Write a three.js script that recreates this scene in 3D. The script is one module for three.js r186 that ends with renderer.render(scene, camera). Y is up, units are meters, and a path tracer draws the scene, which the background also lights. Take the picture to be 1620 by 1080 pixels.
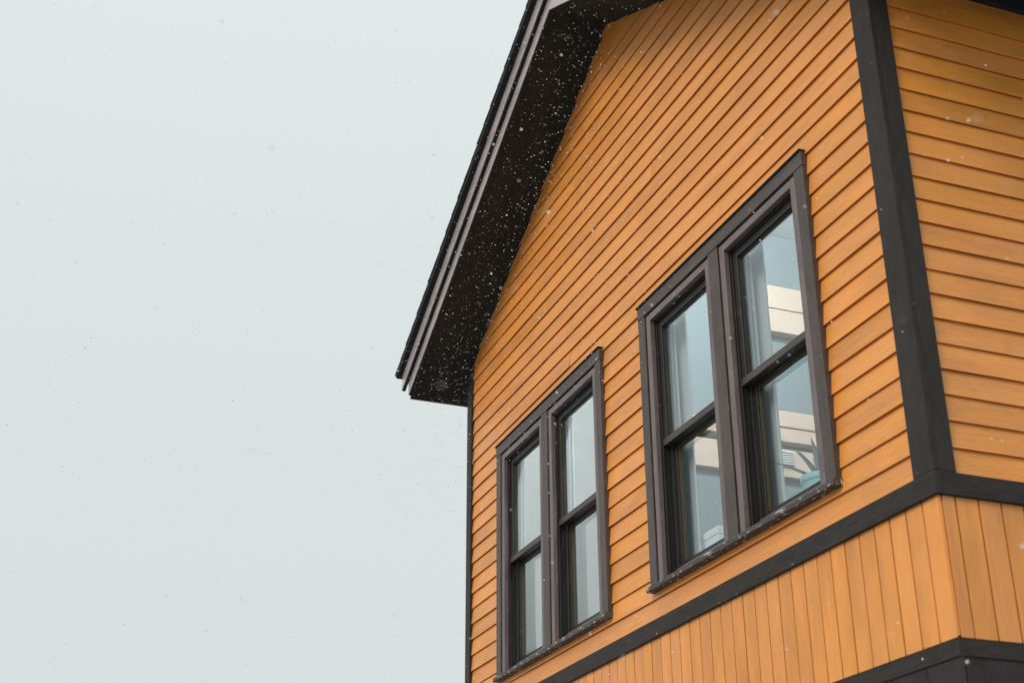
import * as THREE from 'three';
import { RoundedBoxGeometry } from 'three/addons/geometries/RoundedBoxGeometry.js';
import { mergeGeometries } from 'three/addons/utils/BufferGeometryUtils.js';

// ---------------------------------------------------------------- camera, sky, sun, exposure
const scene = new THREE.Scene();
const camera = new THREE.PerspectiveCamera(27.13, 1024 / 682, 0.1, 600);
camera.position.set(3.7528, -1.6852, 2.9936);
camera.rotation.order = 'YXZ';
camera.rotation.set(0.44465, 1.20361, -0.00539);
camera.focus = 7.4;
camera.userData.fStop = 2.8;

const SKY_W = 256, SKY_H = 128, skyData = new Float32Array(SKY_W * SKY_H * 4);
for (let j = 0; j < SKY_H; j++) {
  const el = ((j + 0.5) / SKY_H - 0.5) * Math.PI, s = Math.max(0, Math.sin(el));
  const lum = el < 0 ? 0.28 : 0.645 + 0.015 * s + 0.26 * s * s * s;      // overcast: a little brighter overhead
  for (let i = 0; i < SKY_W; i++) {
    const k = (j * SKY_W + i) * 4;
    skyData[k] = lum * 0.945; skyData[k + 1] = lum * 1.035; skyData[k + 2] = lum * 1.03; skyData[k + 3] = 1;
  }
}
const sky = new THREE.DataTexture(skyData, SKY_W, SKY_H, THREE.RGBAFormat, THREE.FloatType);
sky.mapping = THREE.EquirectangularReflectionMapping;
sky.magFilter = THREE.LinearFilter; sky.needsUpdate = true;
scene.background = sky; scene.environment = sky;

const sun = new THREE.DirectionalLight(0xfff1e2, 1.5);             // the bright side of an overcast sky
sun.position.set(6, 9, 12);
sun.shadow.radius = 50;
sun.castShadow = true;
sun.shadow.mapSize.set(2048, 2048);
Object.assign(sun.shadow.camera, { left: -10, right: 10, top: 10, bottom: -10, near: 0.5, far: 40 });
scene.add(sun, sun.target);

const renderer = new THREE.WebGLRenderer({ antialias: true });
renderer.toneMapping = THREE.LinearToneMapping;
renderer.toneMappingExposure = 1.11;
renderer.shadowMap.enabled = true;
renderer.setSize(1024, 682);

// ---------------------------------------------------------------- random numbers and noise
let seed = 20231;
const rnd = () => { seed = (seed + 0x6D2B79F5) | 0; let t = Math.imul(seed ^ (seed >>> 15), 1 | seed); t = (t + Math.imul(t ^ (t >>> 7), 61 | t)) ^ t; return ((t ^ (t >>> 14)) >>> 0) / 4294967296; };
const rr = (a, b) => a + (b - a) * rnd();
function lattice(px, py, s) {                                        // tileable value noise with periods px, py
  const g = new Float32Array(px * py); let q = s * 7919 + 13;
  for (let i = 0; i < g.length; i++) { q = (Math.imul(q, 1664525) + 1013904223) >>> 0; g[i] = q / 4294967296; }
  return (u, v) => {
    const x = u * px, y = v * py, xi = Math.floor(x), yi = Math.floor(y), fx = x - xi, fy = y - yi;
    const a = fx * fx * (3 - 2 * fx), b = fy * fy * (3 - 2 * fy), X0 = ((xi % px) + px) % px, X1 = (X0 + 1) % px, Y0 = ((yi % py) + py) % py, Y1 = (Y0 + 1) % py;
    return (g[Y0 * px + X0] * (1 - a) + g[Y0 * px + X1] * a) * (1 - b) + (g[Y1 * px + X0] * (1 - a) + g[Y1 * px + X1] * a) * b;
  };
}
function texture(n, fn) {                                            // fn(u, v) -> [r, g, b] linear 0..1
  const d = new Uint8Array(n * n * 4);
  for (let j = 0; j < n; j++) for (let i = 0; i < n; i++) {
    const c = fn((i + 0.5) / n, (j + 0.5) / n), k = (j * n + i) * 4;
    for (let m = 0; m < 3; m++) d[k + m] = Math.max(0, Math.min(255, Math.round(c[m] * 255)));
    d[k + 3] = 255;
  }
  const t = new THREE.DataTexture(d, n, n, THREE.RGBAFormat);
  t.wrapS = t.wrapT = THREE.RepeatWrapping; t.magFilter = THREE.LinearFilter; t.minFilter = THREE.LinearFilter; t.needsUpdate = true;
  return t;
}
function scaled(t, su, sv) { const c = t.clone(); c.repeat.set(1 / su, 1 / sv); c.needsUpdate = true; return c; }

// paint on wood: streaks along u, mottling, a few darker drips and knots showing through
const nA = lattice(6, 60, 1), nB = lattice(5, 9, 2), nC = lattice(40, 220, 3), nD = lattice(18, 26, 4), nE = lattice(90, 90, 5);
const woodPaint = texture(1024, (u, v) => {
  let s = 0.42 * nB(u, v) + 0.24 * nD(u, v) + 0.14 * nA(u, v) + 0.20 * nC(u, v);
  const stain = Math.max(0, nD(u + 0.37, v + 0.21) - 0.86) * 0.7, grey = Math.max(0, nE(u, v) - 0.96) * 1.0;
  const l = 0.76 + 0.50 * (s - 0.2) - stain - grey;
  return [l, l * (0.97 - 0.06 * (nD(u, v) - 0.5) - 0.05 * (nB(u + 0.5, v) - 0.5)), l * (0.86 - 0.45 * (nB(u + 0.5, v) - 0.5) - 0.25 * (nD(u + 0.3, v) - 0.5))];
});
const woodBump = texture(1024, (u, v) => { const h = 0.45 * nA(u, v) + 0.35 * nC(u, v) + 0.2 * nD(u, v); return [h, h, h]; });
const woodRough = texture(512, (u, v) => { const h = 0.66 + 0.24 * nD(u, v) + 0.1 * nC(u, v); return [h, h, h]; });
const darkPaint = texture(512, (u, v) => {
  const fleck = nE(u, v) > 0.955 ? 0.5 : 0, l = 0.46 + 0.28 * nB(u, v) + 0.22 * nD(u, v) + 0.22 * nC(u, v) + fleck * 0.6;
  return [l, l * 0.98, l * 0.97];
});
const chipped = texture(1024, (u, v) => {                            // weathered paint: pale bare wood where it has flaked off
  const c = 0.55 * nD(u, v) + 0.3 * nE(u, v) + 0.15 * nC(u, v);
  const l = c > 0.70 ? 0.36 + 0.3 * nC(u, v) : 0.060 + 0.03 * nB(u, v);
  return c > 0.70 ? [l, l * 0.94, l * 0.88] : [l, l * 0.88, l * 0.87];
});

// ---------------------------------------------------------------- materials
const lin = (r, g, b) => new THREE.Color().setRGB(r, g, b);
const std = (color, roughness, extra = {}) => new THREE.MeshStandardMaterial({ color, roughness, metalness: 0, ...extra });
const phys = (color, roughness, extra = {}) => new THREE.MeshPhysicalMaterial({ color, roughness, metalness: 0, ...extra });
const wp = scaled(woodPaint, 1.7, 0.9), wb = scaled(woodBump, 1.1, 0.5), wr = scaled(woodRough, 1.3, 0.7), dp = scaled(darkPaint, 0.9, 0.45);
const orange = [1, 0.955, 1.035, 0.98].map((k, i) => phys(lin(0.87 * k, 0.338 * k, (0.052 + 0.006 * i) * k), 0.55, { sheen: 1, sheenRoughness: 0.4, sheenColor: lin(0.9, 0.93, 1.0), clearcoat: 0.4, clearcoatRoughness: 0.5,  map: wp, bumpMap: wb, bumpScale: 0.0022, roughnessMap: wr }));
const orangeBack = std(lin(0.05, 0.025, 0.010), 0.9);
const brown = std(lin(0.092, 0.070, 0.063), 0.5, { map: dp, bumpMap: wb, bumpScale: 0.002 });
const brownBead = std(lin(0.19, 0.145, 0.147), 0.42, { map: dp });
const charcoal = phys(lin(0.042, 0.035, 0.032), 0.62, { specularIntensity: 0.5, map: dp, bumpMap: wb, bumpScale: 0.0016 });
const soffitPaint = phys(lin(0.026, 0.033, 0.034), 0.75, { specularIntensity: 0.5, map: dp });
const sashPaint = std(lin(0.030, 0.027, 0.025), 0.45, { map: dp });
const fasciaSheen = phys(lin(0.56, 0.49, 0.50), 0.35, { clearcoat: 1, clearcoatRoughness: 0.25,  map: dp, bumpMap: wb, bumpScale: 0.0006 });  // pale tone carries the glancing sheen of dark trim in its colour
const sillPaint = std(lin(1, 1, 1), 0.7, { map: scaled(chipped, 0.62, 0.30), bumpMap: scaled(chipped, 0.62, 0.30), bumpScale: 0.002 });
const asphalt = std(lin(0.022, 0.022, 0.025), 0.95);
const bronze = std(lin(0.07, 0.052, 0.028), 0.5);
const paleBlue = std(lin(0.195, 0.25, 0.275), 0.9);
const paleTrim = std(lin(0.66, 0.73, 0.75), 0.6);
const sidePanel = new THREE.MeshPhysicalMaterial({ color: lin(0.62, 0.68, 0.71), roughness: 1, transmission: 0.3, thickness: 0 });
const cream = std(lin(0.62, 0.50, 0.41), 0.7);
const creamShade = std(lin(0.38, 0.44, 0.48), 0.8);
const floorWood = std(lin(0.16, 0.10, 0.06), 0.6);
const glass = new THREE.MeshPhysicalMaterial({ color: lin(0.90, 0.96, 0.97), roughness: 0, metalness: 0, transmission: 1, thickness: 0, ior: 2.15 });

// ---------------------------------------------------------------- geometry helpers
function metreUV(g, along, off = [0, 0]) {                           // uv in metres, u along the grain
  g = g.index ? g.toNonIndexed() : g;
  const p = g.attributes.position, uv = new Float32Array(p.count * 2), a = new THREE.Vector3(), b = new THREE.Vector3(), c = new THREE.Vector3();
  for (let i = 0; i < p.count; i += 3) {
    a.fromBufferAttribute(p, i); b.fromBufferAttribute(p, i + 1); c.fromBufferAttribute(p, i + 2);
    const n = b.clone().sub(a).cross(c.clone().sub(a)), m = [Math.abs(n.x), Math.abs(n.y), Math.abs(n.z)];
    let drop = m.indexOf(Math.max(...m)), axes = [0, 1, 2].filter((k) => k !== drop);
    if (axes[1] === along) axes.reverse();
    [a, b, c].forEach((q, k) => { const t = [q.x, q.y, q.z]; uv[(i + k) * 2] = t[axes[0]] + off[0]; uv[(i + k) * 2 + 1] = t[axes[1]] + off[1]; });
  }
  g.setAttribute('uv', new THREE.BufferAttribute(uv, 2));
  return g;
}
function bx(x0, x1, y0, y1, z0, z1, r = 0.002, along) {              // box with softened edges
  const w = x1 - x0, h = y1 - y0, d = z1 - z0;
  r = Math.min(r, w * 0.3, h * 0.3, d * 0.3);
  const g = r > 0 ? new RoundedBoxGeometry(w, h, d, 1, r) : new THREE.BoxGeometry(w, h, d);
  g.translate((x0 + x1) / 2, (y0 + y1) / 2, (z0 + z1) / 2);
  along = along ?? [w, h, d].indexOf(Math.max(w, h, d));
  return metreUV(g, along, [rr(0, 3), rr(0, 3)]);
}
function extrude(points, depth, along = 2, bevel = 0, holes = []) {   // outline in x, y pushed along +z from 0
  const s = new THREE.Shape(points.map(([x, y]) => new THREE.Vector2(x, y)));
  for (const h of holes) s.holes.push(new THREE.Path(h.map(([x, y]) => new THREE.Vector2(x, y))));
  const g = new THREE.ExtrudeGeometry(s, { depth, bevelEnabled: bevel > 0, bevelSize: bevel, bevelThickness: bevel, bevelSegments: 1, steps: 1 });
  return metreUV(g, along, [rr(0, 3), rr(0, 3)]);
}
const rect = (x0, x1, y0, y1) => [[x0, y0], [x1, y0], [x1, y1], [x0, y1]];
function mesh(name, geometries, material, parent) {
  const list = (Array.isArray(geometries) ? geometries : [geometries]).map((g) => (g.index ? g.toNonIndexed() : g));
  const m = new THREE.Mesh(list.length > 1 ? mergeGeometries(list) : list[0], material);
  m.name = name; m.castShadow = m.receiveShadow = true;
  parent.add(m);
  return m;
}

// ---------------------------------------------------------------- ground
const ground = new THREE.Mesh(new THREE.PlaneGeometry(900, 900, 1, 1), std(lin(0.26, 0.26, 0.26), 0.95));
ground.rotation.x = -Math.PI / 2; ground.position.y = -3.32; ground.receiveShadow = true;
ground.name = 'ground'; ground.userData = { label: 'wet grey ground in front of the orange house', kind: 'structure' };
scene.add(ground);

// ---------------------------------------------------------------- the house
const house = new THREE.Group();
house.name = 'clapboard_house';
house.userData = { label: 'orange clapboard house with dark brown trim, black eaves and two paired windows', category: 'house' };
scene.add(house);

const W = 4.91, CX = -W / 2, APEX = 3.705, PITCH = 0.515, E = 0.1016, DEPTH = 6.2, GROUND = -3.32;
const under = (x) => APEX - PITCH * Math.abs(x - CX);                // underside of the soffit

// walls behind the boards: sheathing outside, painted lining inside
const windows = [                                                    // outer edges of the casings, then of the two sashes' openings
  { o: [-2.178, -0.565], l: [-2.105, -1.413], r: [-1.324, -0.636] },
  { o: [-4.300, -2.668], l: [-4.224, -3.529], r: [-3.438, -2.738] },
];
const Y0 = 0.165, Y1 = 1.57;
const units = windows.flatMap((w) => [w.l, w.r]);
const gable = (m, drop) => [[-W + m, GROUND], [-m, GROUND], [-m, under(-m) - drop], [CX, APEX - drop], [-W + m, under(-W + m) - drop]];
const frontWall = mesh('front_wall', extrude(gable(0.03, 0), 0.02, 0, 0, units.map(([a, b]) => rect(a, b, Y0 - 0.02, Y1))).translate(0, 0, -0.054), orangeBack, house);
const sideWall = mesh('side_wall', bx(-0.054, -0.034, GROUND, under(0), -DEPTH, -0.055, 0), orangeBack, house);
mesh('far_side_wall', bx(-W, -W + 0.14, GROUND, under(-W), -DEPTH, -0.047, 0), orange[0], house);
mesh('rear_wall', extrude(gable(0.15, 0.0), 0.14, 0).translate(0, 0, -DEPTH - 0.1), orange[0], house);
mesh('interior_wall', extrude(gable(0.05, 0.1), 0.08, 0, 0, units.map(([a, b]) => rect(a + 0.022, b - 0.022, Y0 + 0.02, Y1 - 0.022))).translate(0, 0, -0.140), paleTrim, house);
mesh('interior_wall', bx(-0.20, -0.056, GROUND, under(-0.2) - 0.02, -DEPTH + 0.05, -0.141, 0), paleBlue, house);
mesh('interior_wall', bx(-W + 0.142, -W + 0.2, GROUND, under(-W + 0.2) - 0.02, -DEPTH + 0.05, -0.141, 0), std(lin(0.84, 0.86, 0.86), 0.8), house);
mesh('floor', bx(-W + 0.2, -0.2, -0.75, -0.65, -DEPTH + 0.05, -0.141, 0), floorWood, house);
for (const s of [-1, 1]) {
  const e = CX + s * (W / 2 - 0.16);
  mesh('ceiling', extrude([[CX, APEX - 0.14], [e, under(e) - 0.14], [e, under(e) - 0.02], [CX, APEX - 0.02]], DEPTH - 0.195, 2).translate(0, 0, -DEPTH + 0.05), std(lin(0.40, 0.47, 0.50), 0.9), house);
}

// clapboards: each board is a wedge, thick at its lower edge and lapped over the one below
const H = E + 0.012, BUTT = -0.0115;
function lapBoard(len, h, seedOff, xl0, xl1, xr0, xr1) {             // x runs 0..len at the butt; ends may slant
  const n = Math.max(2, Math.ceil(len / 0.45)), prof = [[0.0095, -0.0265], [0.0095, -0.0026], [0, -0.0020], [0, -0.0008], [0.0010, 0], [h, -0.0120 * h / H], [h, -0.0265]];
  const pos = [], P = [];
  for (let i = 0; i <= n; i++) {
    const t = i / n, X = xl0 + (xr0 - xl0) * t, ring = [];            // slight waves along the board
    const dz = 0.0009 * Math.sin(X * 3.1 + seedOff * 2.3) + 0.0005 * Math.sin(X * 7.7 + seedOff), dy = 0.0008 * Math.sin(X * 2.3 + seedOff * 1.7) + 0.0005 * Math.sin(X * 5.9 + seedOff * 3.1);
    prof.forEach(([y, z], k) => {
      const f = y / h, a = xl0 + (xl1 - xl0) * f, b = xr0 + (xr1 - xr0) * f;
      ring.push([a + (b - a) * t, y + (k < 5 ? dy : 0), z + (k > 0 && k < 5 ? dz : 0)]);
    });
    P.push(ring);
  }
  const tri = (a, b, c) => pos.push(...a, ...b, ...c), quad = (a, b, c, d) => { tri(a, b, c); tri(a, c, d); };
  for (let i = 0; i < n; i++) for (let k = 0; k < 6; k++) quad(P[i][k], P[i + 1][k], P[i + 1][k + 1], P[i][k + 1]);
  for (const [R, flip] of [[P[0], false], [P[n], true]]) for (const [p, q, r] of [[0, 1, 5], [0, 5, 6], [1, 2, 4], [2, 3, 4], [1, 4, 5]]) flip ? tri(R[p], R[r], R[q]) : tri(R[p], R[q], R[r]);
  const g = new THREE.BufferGeometry();
  g.setAttribute('position', new THREE.Float32BufferAttribute(pos, 3));
  const u = metreUV(g, 0, [seedOff * 1.37, seedOff * 0.61]);
  u.computeVertexNormals();
  return u;
}
let boardNo = 0;
function clap(parent, k, a0, a1, b0, b1, place, run, h = H) {        // one board of course k from a to b; pieces of one run line up
  const m = mesh('clapboard', lapBoard(Math.max(b0 - a0, b1 - a1), h, run.id, a0, a1, b0, b1), run.m, parent);
  place(m, k * E + run.y, BUTT + run.z);
  return m;
}
const newRun = () => ({ id: ++boardNo, m: orange[Math.floor(rnd() * 4)], y: (rnd() - 0.5) * 0.0016, z: (rnd() - 0.5) * 0.0012 });
const onFront = (m, y, z) => m.position.set(0, y, z);
const onSide = (m, y, z) => { m.rotation.y = Math.PI / 2; m.position.set(z, y, 0); };
const XL = -4.822, XR = -0.117;
for (let k = 0; k * E < APEX - 0.03; k++) {
  const y0 = k * E, y1 = y0 + H, cut = (y) => (APEX - y) / PITCH + 0.03;   // half width under the soffit at that height
  const l0 = Math.max(XL, CX - cut(y0)), l1 = Math.max(XL, CX - cut(y1)), r0 = Math.min(XR, CX + cut(y0)), r1 = Math.min(XR, CX + cut(y1));
  const run = newRun(), A = windows[1].o, B = windows[0].o;
  if (k === 1) {                                                     // the course under the sills is notched for the windows
    const ends = [XL, ...A, ...B, XR];
    for (let i = 0; i < 5; i++) clap(frontWall, k, ends[i], ends[i], ends[i + 1], ends[i + 1], onFront, run, i % 2 ? 0.045 : H);
  } else if (k > 1 && k < 16) {
    for (const [p, q] of [[XL, A[0]], [A[1], B[0]], [B[1], XR]]) clap(frontWall, k, p, p, q, q, onFront, k % 5 ? run : newRun());
  } else if (r0 - l0 > 2.5 && k % 2 === 1) {                          // a butt joint somewhere along the longer runs
    const j = l0 + (r0 - l0) * rr(0.3, 0.75);
    clap(frontWall, k, l0, l1, j - 0.0007, j - 0.0007, onFront, run); clap(frontWall, k, j + 0.0007, j + 0.0007, r0, r1, onFront, newRun());
  } else clap(frontWall, k, l0, l1, r0, r1, onFront, run);
}
for (let k = 0; k * E < under(0); k++) clap(sideWall, k, 0.094, 0.094, 5.2, 5.2, onSide, newRun());

// vertical boards in the band below the belt
const VB = 0.0970, VY0 = -0.575, VY1 = -0.075;
for (let i = 0; i < 50; i++) {
  const x1 = -0.011 - (i ? i * VB - 0.004 : 0), x0 = Math.max(-W + 0.01, -0.007 - (i + 1) * VB);
  const g = bx(x0 + 0.0038, x1 - 0.0034, VY0, VY1, -0.0255, -0.0105 + rr(-0.0008, 0.0008), 0.0014, 1);
  mesh('vertical_board', g, orange[Math.floor(rnd() * 4)], frontWall);
}
for (let i = 0; i < 30; i++) {
  const w = 0.0965, z1 = i ? -0.081 - (i - 1) * w : -0.0257, z0 = -0.081 - i * w;
  mesh('vertical_board', bx(-0.0255, -0.0105 + rr(-0.0008, 0.0008), VY0, VY1, z0 + 0.0036, z1 - 0.0032, 0.0014, 1), orange[Math.floor(rnd() * 4)], sideWall);
}
// charcoal panelling below the lower belt
for (let i = 0; i < 25; i++) mesh('panel_board', bx(-W + i * 0.196 + 0.002, -W + (i + 1) * 0.196 - 0.002, GROUND, -0.63, -0.0255, -0.019, 0.003, 1), charcoal, frontWall);
for (let i = 0; i < 20; i++) mesh('panel_board', bx(-0.0255, -0.019, GROUND, -0.63, -0.03 - (i + 1) * 0.25 + 0.002, -0.03 - i * 0.25 - 0.002, 0.003, 1), charcoal, sideWall);

// corner boards and belts
mesh('corner_board', [bx(-0.119, 0, 0.0015, under(0), -0.026, 0, 0.003), bx(-0.0262, 0, 0.0015, under(0), -0.0955, -0.0265, 0.003)], charcoal, house);
mesh('corner_board', bx(-W, XL, -3.3, under(-W) - 0.005, -0.026, 0.001, 0.003), charcoal, house);
mesh('belt_board', [bx(-W + 0.05, 0.004, -0.085, 0, -0.0255, 0.005, 0.003), bx(-0.0256, 0.004, -0.085, 0, -DEPTH, -0.026, 0.003)], charcoal, house);
mesh('lower_belt_board', [bx(-W + 0.05, -0.0135, -0.635, -0.567, -0.0252, -0.0135, 0.002), bx(-0.0253, -0.0137, -0.635, -0.5672, -DEPTH, -0.0257, 0.002)], charcoal, house);
mesh('dark_eave_strip', bx(-0.03, 0.006, 2.18, under(0) + 0.01, -DEPTH, -0.096, 0.003), soffitPaint, house);  // dark strip along the wall top under the right eave

// roof: soffit, fascia steps at the rake, deck, shingle courses
const EL = -5.188, ER = 0.60, ZF = 0.36;  // right eave is out of view, set deep to darken the side wall
const slope = (x0, x1, a, b, z0, z1) => {                             // a slab between offsets a and b above the soffit, split at the ridge
  const out = [];
  for (const s of [-1, 1]) {
    const e = s < 0 ? x0 : x1;
    if (s < 0) out.push(extrude([[e, under(e) + a], [CX, APEX + a], [CX, APEX + b], [e, under(e) + b]], z1 - z0, 0).translate(0, 0, z0));
    else out.push(extrude([[CX, APEX + a], [e, under(e) + a], [e, under(e) + b], [CX, APEX + b]], z1 - z0, 0).translate(0, 0, z0));
  }
  return out;
};
mesh('soffit', slope(EL, ER, 0.0, 0.05, -DEPTH - 0.3, ZF - 0.026), soffitPaint, house);
mesh('fascia_underside_shade', slope(-5.160, ER, -0.003, 0.13, ZF - 0.025, ZF - 0.006), soffitPaint, house);  // dark strip paints the shaded underside of the fascia
mesh('fascia_board', slope(-5.162, ER, 0.001, 0.13, ZF - 0.0055, ZF), fasciaSheen, house);
mesh('rake_underside_shade', slope(-5.236, ER, 0.096, 0.211, ZF + 0.0005, ZF + 0.022), soffitPaint, house);  // dark core, shade under the rake put into its colour
mesh('rake_board', slope(-5.238, ER, 0.100, 0.21, ZF + 0.0225, ZF + 0.028), fasciaSheen, house);
mesh('eave_fascia', bx(EL - 0.02, EL - 0.0005, under(EL) + 0.002, under(EL) + 0.15, -DEPTH - 0.3, ZF - 0.0255, 0.002), fasciaSheen, house);
mesh('eave_fascia', bx(ER + 0.0005, ER + 0.02, under(ER) + 0.002, under(ER) + 0.15, -DEPTH - 0.3, ZF - 0.0255, 0.002), fasciaSheen, house);
const roof = mesh('roof', slope(-5.262, ER + 0.06, 0.212, 0.244, -DEPTH - 0.35, 0.424), asphalt, house);
for (const s of [-1, 1]) {
  const run = s < 0 ? CX + 5.284 : ER + 0.085 - CX, n = Math.ceil(run / 0.125);
  for (let i = 0; i < n; i++) {                                       // lowest course first
    const xa = s < 0 ? -5.284 + i * 0.125 : ER + 0.085 - i * 0.125, xb = s < 0 ? Math.min(CX, xa + 0.17) : Math.max(CX, xa - 0.17);
    const o = 0.2445, t0 = 0.022, t1 = 0.007, ya = under(xa) + o + 0.002, yb = under(xb) + o;
    const pts = s < 0 ? [[xa, ya], [xb, yb], [xb, yb + t1], [xa, ya + t0]] : [[xb, yb], [xa, ya], [xa, ya + t0], [xb, yb + t1]];
    mesh('shingle_course', extrude(pts, DEPTH + 0.35 + 0.428 + rr(-0.002, 0.002)).translate(0, 0, -DEPTH - 0.35), asphalt, roof);
  }
}

// ---------------------------------------------------------------- the paired double-hung windows
for (const w of windows) {
  const win = new THREE.Group(); win.name = 'window'; house.add(win);
  const [o0, o1] = w.o;
  mesh('head_casing', bx(o0 - 0.001, o1 + 0.001, Y1, 1.638, -0.0245, 0.012, 0.003), brown, win);
  mesh('drip_cap', bx(o0 - 0.004, o1 + 0.004, 1.6385, 1.648, -0.0245, 0.020, 0.002), charcoal, win);
  for (const [a, b] of [[o0, w.l[0]], [w.r[1], o1]]) mesh('side_casing', bx(a, b, Y0 - 0.003, Y1 - 0.001, -0.0245, 0.010, 0.003), brown, win);
  mesh('mullion_casing', bx(w.l[1], w.r[0], Y0 - 0.003, Y1 - 0.001, -0.0245, 0.010, 0.003), brown, win);
  // sill with a sloping top and worn front edge
  const sill = new THREE.BufferGeometry();
  {
    const s = new THREE.Shape([[-0.024, 0.131], [-0.028, 0.134], [-0.028, 0.152], [-0.024, 0.157], [0.12, 0.180], [0.12, 0.131]].map(([z, y]) => new THREE.Vector2(z, y)));
    const g = new THREE.ExtrudeGeometry(s, { depth: o1 - o0 + 0.018, bevelEnabled: false, steps: 1 });
    g.rotateY(Math.PI / 2);                                          // the outline's x becomes -z, the extrusion runs along x
    g.translate(o0 - 0.012, 0, 0);
    sill.copy(metreUV(g, 0, [rr(0, 2), rr(0, 2)]));
  }
  mesh('sill', sill, sillPaint, win);
  for (const [a, b] of [w.l, w.r]) {
    const j0 = a + 0.048, j1 = b - 0.048, jt = Y1 - 0.048;
    mesh('brick_mould', [bx(a + 0.007, j0, Y0, Y1 - 0.007, -0.028, 0.004, 0.006), bx(j1, b - 0.007, Y0, Y1 - 0.007, -0.028, 0.004, 0.006), bx(j0 + 0.0005, j1 - 0.0005, jt, Y1 - 0.007, -0.028, 0.004, 0.006)], brownBead, win);
    // jambs with stops and tracks
    const jamb = [];
    for (const [x0, x1] of [[a + 0.001, j0 - 0.002], [j1 + 0.002, b - 0.001]]) jamb.push(bx(x0, x1, Y0, Y1 - 0.002, -0.0785, -0.0285, 0));
    jamb.push(bx(j0 - 0.001, j1 + 0.001, jt + 0.002, Y1 - 0.003, -0.0785, -0.0286, 0));
    for (const [z0, z1, d] of [[-0.036, -0.029, 0.010], [-0.0785, -0.0735, 0.010], [-0.052, -0.048, 0.003], [-0.063, -0.059, 0.003]])
      jamb.push(bx(j0 - 0.0019, j0 + d, Y0, jt, z0, z1, 0.001), bx(j1 - d, j1 + 0.0019, Y0, jt, z0, z1, 0.001), bx(j0 + d, j1 - d, jt - d, jt + 0.0018, z0, z1, 0.001));
    mesh('jamb', jamb, sashPaint, win);
    mesh('inner_jamb', [bx(a + 0.001, j0 - 0.002, Y0, Y1 - 0.002, -0.1235, -0.0788, 0), bx(j1 + 0.002, b - 0.001, Y0, Y1 - 0.002, -0.1235, -0.0788, 0), bx(j0 - 0.001, j1 + 0.001, jt + 0.002, Y1 - 0.003, -0.1236, -0.0789, 0), bx(j0 - 0.001, j0 + 0.012, 0.18, jt, -0.138, -0.1245, 0.002), bx(j1 - 0.012, j1 + 0.001, 0.18, jt, -0.138, -0.1245, 0.002)], paleTrim, win);
    const sash = (name, y0, y1, z0, z1, bottom, top) => {
      const x0 = j0 + 0.003, x1 = j1 - 0.003, st = 0.042;
      const m = mesh(name, [bx(x0, x0 + st, y0, y1, z0, z1, 0.003), bx(x1 - st, x1, y0, y1, z0, z1, 0.003), bx(x0 + st, x1 - st, y0, y0 + bottom, z0, z1, 0.003), bx(x0 + st, x1 - st, y1 - top, y1, z0, z1, 0.003)], sashPaint, win);
      mesh('glazing_bead', [bx(x0 + st, x0 + st + 0.006, y0 + bottom, y1 - top, z0 + 0.004, z1 - 0.010, 0.001), bx(x1 - st - 0.006, x1 - st, y0 + bottom, y1 - top, z0 + 0.004, z1 - 0.010, 0.001),
        bx(x0 + st + 0.006, x1 - st - 0.006, y1 - top - 0.006, y1 - top, z0 + 0.004, z1 - 0.010, 0.001)], name === 'lower_sash' ? bronze : sashPaint, win);
      const p = new THREE.PlaneGeometry(x1 - x0 - 2 * st - 0.002, y1 - y0 - top - bottom - 0.002);
      p.translate((x0 + x1) / 2, (y0 + bottom + y1 - top) / 2, (z0 + z1) / 2 + 0.002 + rr(-0.0006, 0.0006));
      const pm = mesh('pane', p, glass, win); pm.castShadow = false;
      return m;
    };
    sash('upper_sash', 0.838, jt - 0.002, -0.074, -0.038, 0.010, 0.044);
    mesh('meeting_rail', bx(j0 + 0.003, j1 - 0.003, 0.8385, 0.874, -0.0735, -0.0340, 0.003), brown, win);
    sash('lower_sash', 0.188, 0.868, -0.120, -0.084, 0.060, 0.034);
    mesh('sash_bottom_rail', bx(j0 + 0.003, j1 - 0.003, 0.178, 0.222, -0.0835, -0.068, 0.003), brownBead, win);
  }
}
// ---------------------------------------------------------------- the room behind the glass
const PX = -3.3;
mesh('partition_wall', bx(PX - 0.20, PX - 0.07, -0.65, 3.05, -3.4, -0.75, 0), paleBlue, house);
mesh('cream_bulkhead', [bx(PX - 0.07, PX, 2.29, 2.625, -3.4, -1.47, 0.004), bx(PX, PX + 0.010, 2.455, 2.495, -3.4, -1.475, 0.004)], cream, house);
mesh('cream_moulding', [bx(PX - 0.07, PX - 0.004, 1.530, 1.622, -3.4, -0.74, 0.004), bx(PX - 0.07, PX + 0.006, 1.6225, 1.735, -3.4, -1.46, 0.010)], cream, house);
mesh('cream_panel', bx(PX - 0.07, PX - 0.03, 1.305, 1.49, -3.4, -0.74, 0.004), cream, house);
const vent = mesh('vent_grille', bx(PX - 0.03, PX - 0.018, 1.375, 1.475, -1.60, -1.47, 0.002), creamShade, house);
for (let i = 0; i < 6; i++) mesh('slat', bx(PX - 0.018, PX - 0.006, 1.381 + i * 0.0155, 1.389 + i * 0.0155, -1.595, -1.475, 0.001), paleTrim, vent);

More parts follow.
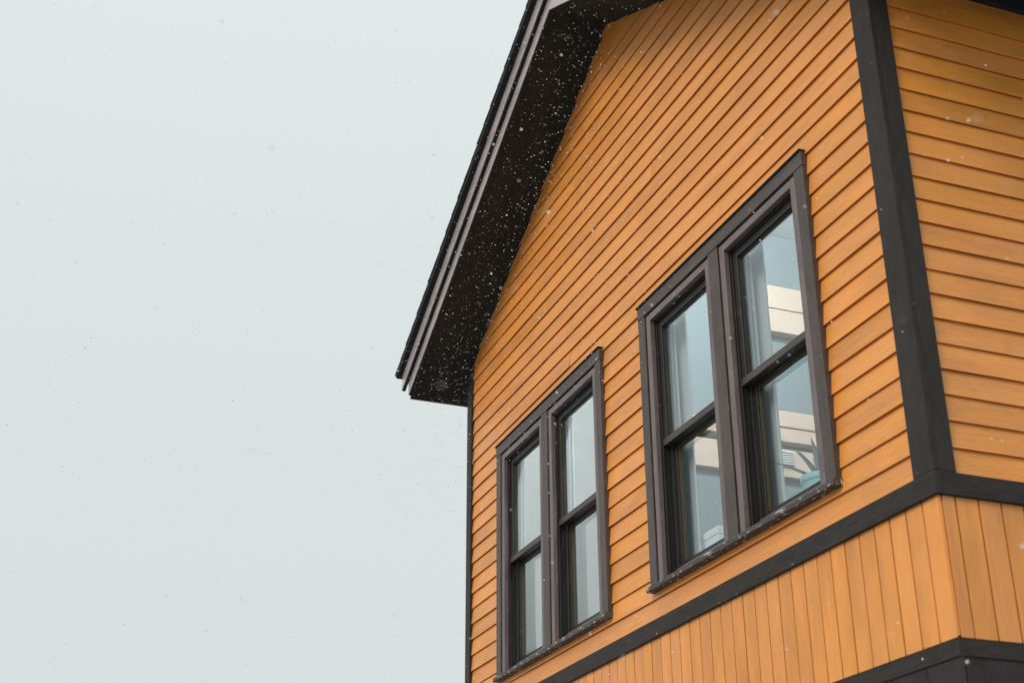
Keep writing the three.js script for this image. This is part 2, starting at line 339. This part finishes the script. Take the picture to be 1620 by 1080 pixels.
const lampMat = std(lin(0.9, 0.88, 0.84), 0.6, { emissive: lin(1, 0.94, 0.86), emissiveIntensity: 3 });
for (const [x, y, z, power, c] of [[-1.2, 2.45, -2.1, 2.2, lin(1, 0.84, 0.68)], [-1.8, 3.05, -0.5, 10, lin(1, 0.98, 0.95)]]) {  // lamps out of view, placed to light the room behind the glass
  const lamp = mesh('unseen_ceiling_lamp', new THREE.SphereGeometry(0.10, 24, 16).translate(x, y, z), lampMat, house);
  mesh('unseen_lamp_stem', new THREE.CylinderGeometry(0.010, 0.010, under(x) - y - 0.18, 10).translate(x, (under(x) + y - 0.04) / 2, z), bronze, lamp);
  const l = new THREE.PointLight(c, power, 0, 2);
  l.position.set(x, y, z); l.castShadow = true; scene.add(l);
}
// plain pale panels stand just inside the left edge of every opening
for (const [x0, x1] of [[-2.22, -1.985], [-1.44, -1.205]]) mesh('side_panel', bx(x0, x1, 0.2, 1.62, -0.172, -0.160, 0.003, 1), sidePanel, house);

// a white box and a potted plant on the inner window ledge
mesh('window_ledge', bx(-4.3, -0.55, 0.165, 0.190, -0.42, -0.141, 0.003), paleTrim, house);
const box = new THREE.Group(); box.name = 'storage_box'; box.position.set(-1.945, 0.190, -0.27);
box.userData = { label: 'white box on the ledge inside the right window, lower left pane', category: 'box' };
scene.add(box);
mesh('box_body', bx(-0.085, 0.085, 0, 0.165, -0.07, 0.07, 0.003), paleTrim, box);
mesh('lid', bx(-0.089, 0.089, 0.1655, 0.203, -0.074, 0.074, 0.004), paleTrim, box);

const plant = new THREE.Group(); plant.name = 'potted_plant'; plant.position.set(-1.15, 0.190, -0.33);
plant.userData = { label: 'spiky leaved plant in a teal pot inside the right window, lower right pane', category: 'plant' };
scene.add(plant);
const teal = std(lin(0.22, 0.50, 0.52), 0.5), leafMat = std(lin(0.15, 0.21, 0.23), 0.6);
mesh('pot', new THREE.LatheGeometry([[0, 0], [0.070, 0], [0.092, 0.19], [0.100, 0.19], [0.100, 0.215], [0.088, 0.215], [0.084, 0.19], [0, 0.185]].map(([x, y]) => new THREE.Vector2(x, y)), 28), teal, plant);
for (let i = 0; i < 11; i++) {                                       // stiff tapering leaves
  const a = 3.05 + (i - 5) * 0.42, tilt = 0.45 + 0.08 * ((i * 4) % 11), L = rr(0.17, 0.24), n = 6, pos = [];
  const at = (t, s) => {
    const wd = 0.024 * (1 - t) * (0.6 + 1.2 * t) * s, out = Math.sin(tilt) * L * t, up = Math.cos(tilt) * L * t - 0.03 * t * t;
    return [Math.cos(a) * out - Math.sin(a) * wd, 0.19 + up + Math.abs(s) * 0.003, Math.sin(a) * out + Math.cos(a) * wd];
  };
  for (let k = 0; k < n; k++) for (const [s0, s1] of [[-1, 0], [0, 1]]) {
    const p = [at(k / n, s0), at(k / n, s1), at((k + 1) / n, s1), at((k + 1) / n, s0)];
    pos.push(...p[0], ...p[1], ...p[2], ...p[0], ...p[2], ...p[3]);
  }
  const g = new THREE.BufferGeometry(); g.setAttribute('position', new THREE.Float32BufferAttribute(pos, 3));
  const l = metreUV(g, 1); l.computeVertexNormals();
  mesh('leaf', l, leafMat, plant);
}

// ---------------------------------------------------------------- falling snow
const flake = new THREE.IcosahedronGeometry(1, 0);
const flakeMat = new THREE.MeshPhysicalMaterial({ color: lin(0.98, 0.99, 1), roughness: 1, transmission: 0.85, thickness: 0, specularIntensity: 0 });
const N = 13500, snow = new THREE.InstancedMesh(flake, flakeMat, N), M = new THREE.Matrix4(), Q = new THREE.Quaternion(), EU = new THREE.Euler(), PV = new THREE.Vector3(), SV = new THREE.Vector3();
let made = 0;
while (made < N) {
  const lee = made < N * 0.42;                                        // eddies hold more flakes in the lee of the wall and eaves
  const x = lee ? rr(-5.2, -1.2) : rr(-5.2, 4.6), y = lee ? rr(1.2, 3.9) : rr(-3.2, 4.6), z = lee ? 0.02 + 0.62 * rnd() : rr(-2.2, 4.2);
  if (z < 0.05 && x > -W - 0.05 && x < 0.05) continue;               // not inside the house
  if (z < 0.45 && x < ER + 0.1 && x > -5.32 && y > under(x) - 0.02) continue;
  if (Math.hypot(x - 3.7528, y + 1.6852, z - 2.9936) < 0.9) continue;
  const big = rnd(), r = lee ? 0.0009 + 0.0024 * big * big * big : 0.0010 + 0.0038 * big * big * big;
  Q.setFromEuler(EU.set(rr(0, 6.28), rr(0, 6.28), rr(0, 6.28)));
  snow.setMatrixAt(made++, M.compose(PV.set(x, y, z), Q, SV.set(r * rr(0.8, 1.3), r * rr(0.7, 1.2), r * rr(0.5, 1))));
}
snow.name = 'falling_snow';
snow.userData = { label: 'fine snowflakes falling in front of the house', category: 'snow', kind: 'stuff' };
scene.add(snow);

renderer.render(scene, camera);
